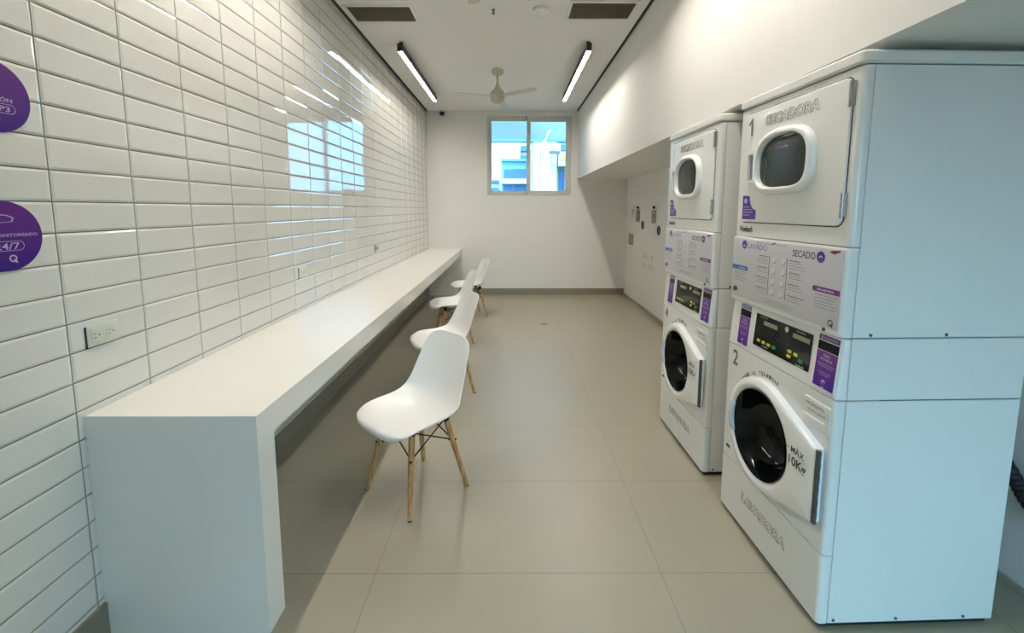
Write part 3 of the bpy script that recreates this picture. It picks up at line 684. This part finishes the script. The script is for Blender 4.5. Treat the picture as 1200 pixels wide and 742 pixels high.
# ------------------------------------------------------------------ wall signs on the tiles
LW = Fr((0, 0, 0), (0, 1, 0), (0, 0, 1))           # right along +y, out along +x
def sign(y, z, lab, kind):
    o = empty('wall_sign', (XL+.0005, y, z), label=lab, cat='sign', group='round purple signs on the tiled wall')
    mb = MB(); mb.lathe(LW, [(.099, 0), (.0995, .002), (.099, .003)], 64); mb.build('disc', M['signgrad'], o, smooth=40)
    c = .0036; mb = MB()
    def ringp(pts, pts2): mb.loft([[LW.p(*p, c) for p in pts], [LW.p(*p, c) for p in pts2]], cap0=False, cap1=False)
    if kind == 0:
        ringp(circ(-.004, .036, .026, 32), circ(-.004, .036, .0225, 32)); ringp(circ(-.004, .036, .010, 24), circ(-.004, .036, .0075, 24))
        mb.text(LW, 'UBICACIÓN', -.006, -.006, .011, .112, c=c)
        ringp(rrect(-.066, -.044, .056, -.017, .013), rrect(-.0645, -.0425, .0545, -.0185, .012)); mb.text(LW, 'P1 P3', .008, -.0305, .015, .068, c=c)
        mb.text(LW, 'LAVANDERÍA', -.010, -.062, .006, .050, c=c)
    else:
        # outline of a camera
        P = [(-.050, .068), (.010, .060), (.026, .052), (.022, .040), (-.012, .038), (-.020, .030), (-.030, .036), (-.058, .044)]
        n = len(P); ca = sum(p[0] for p in P)/n; cb = sum(p[1] for p in P)/n
        ringp(P, [(ca+(p[0]-ca)*.90, cb+(p[1]-cb)*.82) for p in P])
        mb.text(LW, 'LOCAL MONITOREADO', .000, .003, .009, .170, c=c)
        ringp(rrect(-.046, -.042, .046, -.014, .013), rrect(-.0445, -.0405, .0445, -.0155, .012)); mb.text(LW, '24/7', .002, -.028, .019, .064, c=c)
        ringp(circ(.013, -.064, .0105, 24), circ(.013, -.064, .0065, 24)); mb.flat(LW, [(.013, -.066), (.018, -.066), (.025, -.077), (.019, -.077)], c+.0003)
    mb.build('lettering', M['lilac'], o, smooth=0, recalc=False)
sign(1.264, 1.808, 'round purple sign with pin symbol, upper of two on the tiled wall', 0)
sign(1.254, 1.420, 'round purple sign reading 24/7 with camera symbol, lower of two on tiles', 1)

def outlet(y, z, lab, dark=False):
    o = empty('wall_outlet', (XL, y, z), label=lab, cat='outlet', group='sockets on the tiled wall')
    mb = MB(); mb.prism(LW, rrect(-.060, -.036, .060, .036, .004), -.001, .006, 0, .002); mb.build('cover_plate', M['greyplate'] if dark else M['plate'], o)  # the grey version has the plate's shadow gap put into its colour
    for a in (-.027, .027):
        mb = MB(); mb.prism(LW, rrect(a-.017, -.016, a+.017, .016, .010), .0058, .0072); mb.build('socket', M['plate'] if not dark else M['vent'], o)
    mb = MB()
    for a in (-.027, .027):
        for b in (-.007, .007): mb.flat(LW, [(a-.010, b-.0012), (a-.002, b-.0012), (a-.002, b+.0012), (a-.010, b+.0012)], .0075)
        mb.flat(LW, circ(a+.009, 0, .0028, 10), .0075)
    mb.build('slots', M['blackmat'], o, smooth=0, recalc=False)
    mb = MB(); mb.box((-.003, -.0625, -.038), (.004, -.0595, .036)); mb.build('edge_shadow', M['blackmat'], o, smooth=0)  # black strip painted as the shadow along the plate's left edge
outlet(1.516, 1.066, 'white duplex socket on the tiles above the near end of the counter')
outlet(3.02, 1.068, 'white socket plate on tiles about midway along the counter')
outlet(4.70, 1.085, 'socket plate on the tiles farthest along the counter, painted grey for shadow', True)

# ------------------------------------------------------------------ ceiling things
DN = lambda x, y, z=ZC: Fr((0, 0, 0), (1, 0, 0), (0, -1, 0))     # a = +x, b = -y, out = down
CF = Fr((0, 0, 0), (1, 0, 0), (0, -1, 0))
def vent(x0, x1, y0, y1, lab):
    o = empty('ceiling_vent', ((x0+x1)/2, (y0+y1)/2, ZC), label=lab, cat='vent', group='dark grilles in the ceiling')
    hx, hy = (x1-x0)/2, (y1-y0)/2
    mb = MB(); t = .028
    O = rrect(-hx-t, -hy-t, hx+t, hy+t, .003, 2); I = rrect(-hx, -hy, hx, hy, .002, 2)
    mb.loft([[CF.p(*p, -.001) for p in O], [CF.p(*p, .006) for p in O], [CF.p(p[0]*.985, p[1]*.97, .010) for p in O], [CF.p(*p, .008) for p in I], [CF.p(*p, -.001) for p in I]], cap0=False, cap1=False)
    mb.build('frame', M['ventframe'], o, smooth=20)
    mb = MB(); mb.flat(CF, I, .0008); mb.build('backing', M['ventback'], o, smooth=0)
    mb = MB(); n = 26; m_ = 13
    for k in range(n): x = -hx+2*hx*(k+.5)/n; mb.box((x-.0025, -hy, -.007), (x+.0025, hy, -.002))
    for k in range(m_): y = -hy+2*hy*(k+.5)/m_; mb.box((-hx, y-.0025, -.0065), (hx, y+.0025, -.0015))
    mb.build('grille', M['vent'], o, smooth=0)
vent(-1.340, -.825, 3.815, 4.098, 'dark ceiling vent in white frame beside the tiled wall')
vent(.496, 1.006, 3.742, 4.038, 'dark ceiling vent in white frame beside the plain white soffit')

def strip(x, y0, y1, lab):
    o = empty('strip_light', (x, (y0+y1)/2, ZC), label=lab, cat='ceiling light', group='linear lights hung from the ceiling')
    L = (y1-y0)/2; zt, zb = -.030, -.106
    mb = MB(); hwid = .025
    sec = [(-hwid, zb), (-hwid, zt), (hwid, zt), (hwid, zb), (hwid-.003, zb), (hwid-.003, zt-.012), (-hwid+.003, zt-.012), (-hwid+.003, zb)]
    mb.loft([[V((a, yy, b)) for a, b in sec] for yy in (-L, L)]); h = mb.build('housing', M['bronze'], o, smooth=20)
    mb = MB(); mb.box((-hwid, -L-.003, zb), (hwid, -L, zt)); mb.box((-hwid, L, zb), (hwid, L+.003, zt)); mb.build('end_cap', M['bronze'], h, smooth=0)
    mb = MB(); mb.box((-hwid+.0035, -L+.001, zb+.018), (hwid-.0035, L-.001, zb+.026)); mb.build('diffuser', M['diff'], o, smooth=0)
    for yy in (-L+.06, L-.10):
        mb = MB(); mb.lathe(Fr((0, yy, 0), (1, 0, 0), (0, -1, 0)), [(.020, 0), (.020, .006), (.006, .020), (.006, .031)], 14); mb.build('mount', M['bronze'], o)
strip(-1.085, 4.55, 6.62, 'glowing linear ceiling light on the side of the tiled wall')
strip(.765, 4.53, 6.58, 'glowing linear ceiling light on the side of the plain soffit')
strip(-1.085, 1.10, 3.15, 'linear ceiling light above the near end of the counter, out of view')
strip(.765, 1.10, 3.15, 'linear ceiling light above the washing machines, out of view')

def fan(x, y, rot, lab, proto=None):
    o = empty('ceiling_fan', (x, y, ZC), label=lab, cat='ceiling fan', group='three-bladed ceiling fans')
    mb = MB(); mb.lathe(CF, [(.070, 0), (.072, .012), (.066, .042), (.050, .055), (.016, .060)], 28); mb.build('canopy', M['fan'], o)
    mb = MB(); mb.lathe(CF, [(.012, .055), (.012, .185)], 14); mb.build('downrod', M['fan'], o)
    mb = MB(); mb.lathe(CF, [(.014, .150), (.020, .180), (.038, .210), (.062, .238), (.083, .262), (.090, .275)], 36); mb.lathe(CF, [(.084, .2765), (.084, .284)], 36)
    mb.lathe(CF, [(.090, .2855), (.091, .310), (.086, .320)], 36); mb.lathe(CF, [(.080, .3205), (.080, .326)], 36); mb.lathe(CF, [(.085, .3275), (.078, .352), (.058, .374), (.030, .384), (.004, .386)], 36)
    mb.build('motor_housing', M['fan'], o)
    for k in range(3):
        t = rot+2*PI*k/3; rd = V((math.cos(t), math.sin(t), 0)); pd = V((-rd.y, rd.x, 0)); L = []
        for q, ch in ((.070, .045), (.12, .060), (.20, .088), (.34, .094), (.46, .090), (.535, .080), (.552, .060)):
            tw = math.radians(15-8*q); wv = pd*math.cos(tw)-V((0, 0, 1))*math.sin(tw); nv = rd.cross(wv).normalized(); sec = []
            for a, c in ((-.5, 0), (-.25, .5), (.25, .5), (.5, 0), (.25, -.5), (-.25, -.5)): sec.append(V((0, 0, -.303))+rd*q+wv*a*ch+nv*c*.007)
            L.append(sec)
        mb = MB(); mb.loft(L); mb.build('blade', M['fanblade'], o, smooth=50)
    return o
fan(-.157, 5.477, math.radians(82), 'whole three-bladed cream ceiling fan hanging in front of the window')
fan(-.19, 2.52, math.radians(95), 'ceiling fan mostly out of view, only a blade tip showing at the top edge')

o = empty('smoke_detector', (.251, 3.86, ZC), label='white round smoke detector on the ceiling', cat='smoke detector')
mb = MB(); mb.lathe(CF, [(.070, 0), (.072, .010), (.066, .022), (.050, .028)], 36); mb.build('base', M['ventframe'], o)
mb = MB(); mb.lathe(CF, [(.036, .027), (.036, .040), (.028, .052), (.010, .056), (.002, .056)], 28); mb.build('sensor', M['enamel_b'], o)
o = empty('fire_sprinkler', (-.143, 3.84, ZC), label='small ceiling fire sprinkler with white cup and dark head', cat='sprinkler')
mb = MB(); mb.lathe(CF, [(.036, -.003), (.036, .002), (.034, .008), (.018, .014), (.012, .014)], 28); mb.build('escutcheon', M['ventframe'], o)
mb = MB(); mb.lathe(CF, [(.010, .012), (.010, .026), (.006, .030), (.006, .042), (.014, .044), (.014, .047), (.003, .048)], 16); mb.build('sprinkler_head', M['darksteel'], o)
o = empty('security_camera', (-1.148, YB-.075, ZC), label='small black dome security camera in the far ceiling corner', cat='camera')
mb = MB(); mb.lathe(CF, [(.048, 0), (.050, .010), (.046, .020), (.030, .022)], 28); mb.build('mount', M['ventframe'], o)
mb = MB(); mb.lathe(CF, [(.034, .020), (.042, .032), (.046, .050), (.042, .068), (.028, .084), (.010, .091), (.001, .092)], 28); mb.build('dome', M['black'], o)

# ------------------------------------------------------------------ floor drain
o = empty('floor_drain', (.441, 5.678, 0), label='small round metal floor drain in the far part of floor', cat='drain')
mb = MB(); mb.lathe(ZF, [(.050, 0), (.050, .002), (.040, .003), (.038, .0015)], 32); mb.build('rim', M['steel'], o)
mb = MB()
for k in range(7): mb.box((-.034+.0095*k, -.03, .0016), (-.029+.0095*k, .03, .003))
mb.build('grate', M['darksteel'], o, smooth=0)

# ------------------------------------------------------------------ connection points on the right wall
RW = Fr((0, 0, 0), (0, -1, 0), (0, 0, 1))          # right along -y, out along -x
def wthing(name, y, z, lab, cat, group=None): return empty(name, (XR, y, z), label=lab, cat=cat, group=group)
o = wthing('wall_switch', 7.30, 1.455, 'small white switch plate nearest the corner on right wall', 'switch')
mb = MB(); mb.prism(RW, rrect(-.10, -.105, .10, .105, .006), -.001, .008, 0, .002); mb.build('cover_plate', M['paleplate'], o)
mb = MB(); mb.prism(RW, rrect(-.030, -.035, .040, .045, .004), .008, .012, 0, .002); mb.build('rocker', M['greyplate'], o)
for y, lab in ((6.99, 'tall grey valve box nearer the corner on the right wall'), (6.21, 'tall grey valve box nearer the machines on the right wall')):
    o = wthing('valve_box', y, 1.40, lab, 'valve box', 'tall grey boxes on the right wall')
    mb = MB(); O = rrect(-.085, -.10, .085, .09, .006); I = rrect(-.070, -.088, .070, .078, .004)
    mb.loft([[RW.p(*p, -.001) for p in O], [RW.p(*p, .014) for p in O], [RW.p(*p, .014) for p in I], [RW.p(*p, .004) for p in I]], cap0=False); mb.build('housing', M['greyplate'], o)
    mb = MB(); mb.lathe(RW, [(.022, -.001), (.022, .015), (.016, .02), (.016, .03)], 18, 0, 0, .122); mb.build('tap', M['blackmat'], o)
    for b in (-.05, .03):
        mb = MB(); mb.tube([RW.p(0, b, .004), RW.p(0, b, .030)], .018, 12); mb.build('valve', M['steel'], o)
for y, z, lab in ((6.74, 1.258, 'black round duct opening under the valve box nearer the corner'), (6.00, 1.210, 'black round duct opening nearer the machines')):
    o = wthing('duct_outlet', y, z, lab, 'duct opening', 'black duct openings on the right wall')
    mb = MB(); mb.lathe(RW, [(.064, -.001), (.064, .006), (.054, .009), (.050, .009), (.048, .002)], 32, 0, 0, 0, False, False); mb.build('collar', M['blackmat'], o)
    mb = MB(); mb.lathe(RW, [(.049, .001), (.049, .003), (.01, .003)], 32); mb.build('opening', M['black'], o)
o = wthing('meter_cover', 7.36, 1.00, 'grey rectangular cover plate low beside the corner on right wall', 'cover plate')
mb = MB(); mb.prism(RW, rrect(-.13, -.085, .13, .095, .006), -.001, .012, 0, .003); mb.build('cover', M['greyplate'], o)
mb = MB(); mb.prism(RW, rrect(-.03, -.085, .03, -.06, .004), .012, .016, 0, .001); mb.build('catch', M['vent'], o)
k = 0
for y, yl in ((6.60, 'left'), (6.32, 'right')):
    for z, zl in ((.80, 'upper'), (.665, 'lower')):
        o = wthing('blank_plate', y, z, 'pale blank cover plate, %s %s of a group of four low on right wall' % (zl, yl), 'cover plate', 'four pale blank plates on the right wall')
        mb = MB(); mb.prism(RW, rrect(-.095, -.045, .095, .045, .005), -.001, .007, 0, .002); mb.build('plate', M['paleplate'], o)
        for a in (-.07, .07):
            mb = MB(); mb.lathe(RW, [(.005, .006), (.005, .008), (.002, .009)], 10, 0, a, 0); mb.build('screw', M['steel'], o)
# drain hose behind the near machine
o = empty('drain_hose', (XR-.02, 1.60, 0), label='black ribbed drain hose on the wall behind the nearer washing machine', cat='hose')
pts = catmull([(-.17, .30, .62), (-.09, .18, .60), (-.035, .08, .53), (-.022, .01, .45), (-.035, -.05, .40), (-.03, -.10, .36), (0.0, -.12, .34), (.021, -.12, .34)], 8)
mb = MB(); rr = [.024+.003*(i % 2) for i in range(len(pts))]; mb.tube(pts, rr, 14); mb.build('hose', M['rubber'], o, smooth=0)
mb = MB(); mb.lathe(Fr((.020, -.12, .34), (0, -1, 0), (0, 0, 1)), [(.045, -.001), (.045, .008), (.03, .014)], 20); mb.build('wall_collar', M['skytint'], o)

# ------------------------------------------------------------------ outside: the street beyond the window
SC = {}
def bmat(n, c): SC[n] = mat(n, tuple(q*.55 for q in c), .7, var=.03, scale=.6)
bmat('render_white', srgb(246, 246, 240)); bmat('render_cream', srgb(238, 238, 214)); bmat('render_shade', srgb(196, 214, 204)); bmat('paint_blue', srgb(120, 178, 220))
bmat('glazing_blue', srgb(66, 120, 178)); bmat('glazing_pale', srgb(108, 178, 226)); bmat('parapet_blue', srgb(98, 156, 206)); bmat('ochre', srgb(206, 190, 110)); bmat('yard', srgb(120, 120, 112))
mb = MB(); mb.box((-60, -60, -.4), (80, 90, -.15)); struct(mb.build('ground', SC['yard'], smooth=0))
def wx(u, y): return (u-600)/F_PX*y*1.012+.0029*y
def wz(v, y): return EYE+(245.3-v)/F_PX*y*1.006
def pbox(mb, y, u0, u1, v0, v1, dep, m=0, out=0.0): mb.box((wx(u0, y), y-out, wz(v1, y)), (wx(u1, y), y+dep, wz(v0, y)), m)
def building(name, y, lab, cat='building'): return empty(name, (0, 0, 0), label=lab, cat=cat)
def part(name, mtl, par, y, rects, dep, out=0.0):
    for r in rects:
        mb = MB(); mb.box((wx(r[0], y), y-out, max(-.15, wz(r[3], y)) if r[3] < 300 else -.15), (wx(r[1], y), y+dep, wz(r[2], y))); mb.build(name, mtl, par, smooth=0)
b = building('office_block', 62, 'long low blue-grey building along the skyline outside the window')
part('wall', SC['paint_blue'], b, 62, [(540, 720, 169, 999)], 10); part('parapet', SC['parapet_blue'], b, 62, [(540, 720, 166.5, 169.2)], 10, .4)
b = building('apartment_block', 44, 'tall white building seen through the left window pane')
part('wall', SC['render_white'], b, 44, [(548, 609, 170, 999)], 8); part('stair_tower', SC['render_white'], b, 44, [(609, 622, 169.5, 999)], 6, -.6)
part('window', SC['glazing_blue'], b, 44, [(610, 617.5, 174.5, 180.5), (610, 617.5, 185, 189), (575, 585, 212.5, 215.5), (576, 584, 221, 225)], .3, .65)
part('drainpipe', SC['render_shade'], b, 44, [(586.2, 587.4, 172, 224)], .2, .2)
b = building('blue_house', 32, 'light blue low building with a band of windows in the left pane')
part('wall', SC['paint_blue'], b, 32, [(588.5, 621, 190, 999)], 6); part('window', SC['glazing_blue'], b, 32, [(591, 601, 200, 210.5), (602, 611, 199.5, 210.5), (612, 621, 199.5, 210.5), (590, 600, 218, 226), (602, 611, 218, 226), (612.5, 621, 218, 226)], .3, .08)
part('balcony_slab', SC['render_white'], b, 32, [(588, 622, 211, 216.5)], 1, .5); part('parapet', SC['glazing_pale'], b, 32, [(588, 622, 188.5, 191)], 6, .2)
b = building('cream_house', 26, 'cream rendered building filling the right window pane')
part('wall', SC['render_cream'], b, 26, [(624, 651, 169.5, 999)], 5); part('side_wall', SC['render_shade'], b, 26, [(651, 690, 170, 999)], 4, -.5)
part('pilaster', SC['render_white'], b, 26, [(626.5, 631, 171, 999), (640, 643, 171, 999), (660.5, 666, 197, 999)], .4, .25)
part('window', SC['glazing_blue'], b, 26, [(655, 660, 199, 224), (656.5, 664, 171, 178)], .6, -.3); part('balcony', SC['render_cream'], b, 26, [(652, 664.5, 181, 196.5)], .8, .35); part('balcony_panel', SC['ochre'], b, 26, [(656, 663, 184.5, 191)], .1, .40)
o = empty('air_conditioner', (wx(648.5, 25.1), 25.1, wz(180, 25.1)), label='white outdoor air conditioner box on the cream building', cat='air conditioner')
q = (wx(655, 25.4)-wx(643, 25.4))/2; hh = wz(171.5, 25.4)-wz(180, 25.4)
mb = MB(); mb.box((-q, -.2, 0), (q, .33, hh)); mb.build('casing', SC['render_white'], o, smooth=0, bevel=.03)
mb = MB(); mb.lathe(Fr((-.08, -.2, hh/2), (1, 0, 0), (0, 0, 1)), [(.16, 0), (.16, .02), (.13, .03)], 20); mb.build('fan_grille', SC['render_shade'], o)
mb = MB(); mb.box((-q, -.1, -.09), (q, .33, 0.0)); mb.build('bracket', M['darksteel'], o, smooth=0)
o = empty('antenna_mast', (wx(637, 26.2), 26.2, wz(169.5, 26.2)), label='slanted white mast on the roof of the cream building', cat='mast')
mb = MB(); mb.tube([(0, 0, 0), (wx(643, 26.2)-wx(637, 26.2), 0, wz(156.5, 26.2)-wz(169.5, 26.2))], .022, 10); mb.build('pole', SC['render_white'], o)
mb = MB(); mb.box((-.08, -.08, -.01), (.08, .08, .04)); mb.build('base_plate', SC['render_white'], o, smooth=0)

# ------------------------------------------------------------------ daylight: a clear blue sky ahead, a bright hazy one behind the camera
wd = bpy.data.worlds.new('sky'); scn.world = wd; wd.use_nodes = True; nt = wd.node_tree
bg = nt.nodes['Background']
tc = nt.nodes.new('ShaderNodeTexCoord'); dt = nt.nodes.new('ShaderNodeVectorMath'); dt.operation = 'DOT_PRODUCT'
dt.inputs[1].default_value = V((0.25, -0.95, 0.15)).normalized()
nt.links.new(tc.outputs['Generated'], dt.inputs[0])
rp = nt.nodes.new('ShaderNodeValToRGB'); mr = nt.nodes.new('ShaderNodeMapRange')
mr.inputs['From Min'].default_value = -1.0; mr.inputs['From Max'].default_value = 1.0
nt.links.new(dt.outputs['Value'], mr.inputs['Value']); nt.links.new(mr.outputs['Result'], rp.inputs[0])
SKY = 8.0
stops = [(0.00, (0.24, 0.58, 0.96), .86), (0.045, (0.24, 0.58, 0.96), .9), (0.12, (0.24, 0.58, 1.0), 3.0), (0.45, (0.28, 0.62, 1.0), 4.0), (0.85, (0.34, 0.72, 1.0), 7.4)]
els = rp.color_ramp.elements
while len(els) < len(stops): els.new(0.5)
for e_, (p_, c_, k_) in zip(els, stops): e_.position = p_; e_.color = tuple(q*k_/SKY for q in c_)+(1,)
nt.links.new(rp.outputs[0], bg.inputs['Color']); bg.inputs['Strength'].default_value = SKY
sun = bpy.data.lights.new('sun', 'SUN'); sun.energy = 3.0; sun.color = (1.0, 0.93, 0.80); sun.angle = 0.009
so = bpy.data.objects.new('sun', sun); C.objects.link(so); so.rotation_euler = V((0.22, 0.62, -1.0)).to_track_quat('-Z', 'Y').to_euler()
def portal(name, loc, rot, sx, sy):
    l = bpy.data.lights.new(name, 'AREA'); l.shape = 'RECTANGLE'; l.size = sx; l.size_y = sy; l.cycles.is_portal = True
    o = bpy.data.objects.new(name, l); C.objects.link(o); o.location = loc; o.rotation_euler = rot
portal('daylight_entrance', ((DX0+DX1)/2, YR-.16, DZ1/2), (math.radians(90), 0, 0), DX1-DX0, DZ1)
portal('daylight_window', ((WX0+WX1)/2, YB+.17, (WZ0+WZ1)/2), (math.radians(-90), 0, 0), WX1-WX0, WZ1-WZ0)

# ------------------------------------------------------------------ camera
cd = bpy.data.cameras.new('camera'); cam = bpy.data.objects.new('camera', cd); C.objects.link(cam)
a, b, r_ = math.radians(PITCH), math.radians(YAW), math.radians(ROLL)
Fv = V((math.sin(b)*math.cos(a), math.cos(b)*math.cos(a), -math.sin(a))); Rv = V((math.cos(b), -math.sin(b), 0)); Uv = Rv.cross(Fv)
Rv, Uv = Rv*math.cos(r_)+Uv*math.sin(r_), Uv*math.cos(r_)-Rv*math.sin(r_)
mw = Matrix.Identity(4)
for i in range(3): mw[i][0], mw[i][1], mw[i][2], mw[i][3] = Rv[i], Uv[i], -Fv[i], (0, 0, EYE)[i]
cam.matrix_world = mw
cd.sensor_fit = 'HORIZONTAL'; cd.sensor_width = 36; cd.lens = 36*F_PX/1200; cd.shift_x = 0; cd.shift_y = -(371-CY)/1200; cd.clip_start = .02; cd.clip_end = 300
scn.camera = cam
scn.view_settings.view_transform = 'Standard'; scn.view_settings.look = 'None'; scn.view_settings.exposure = 0.6; scn.view_settings.gamma = 1.0
scn.view_settings.use_curve_mapping = False
scn.cycles.max_bounces = 10; scn.cycles.diffuse_bounces = 6; scn.cycles.glossy_bounces = 5; scn.cycles.transparent_max_bounces = 12
scn.cycles.use_denoising = True; scn.cycles.sample_clamp_indirect = 8.0
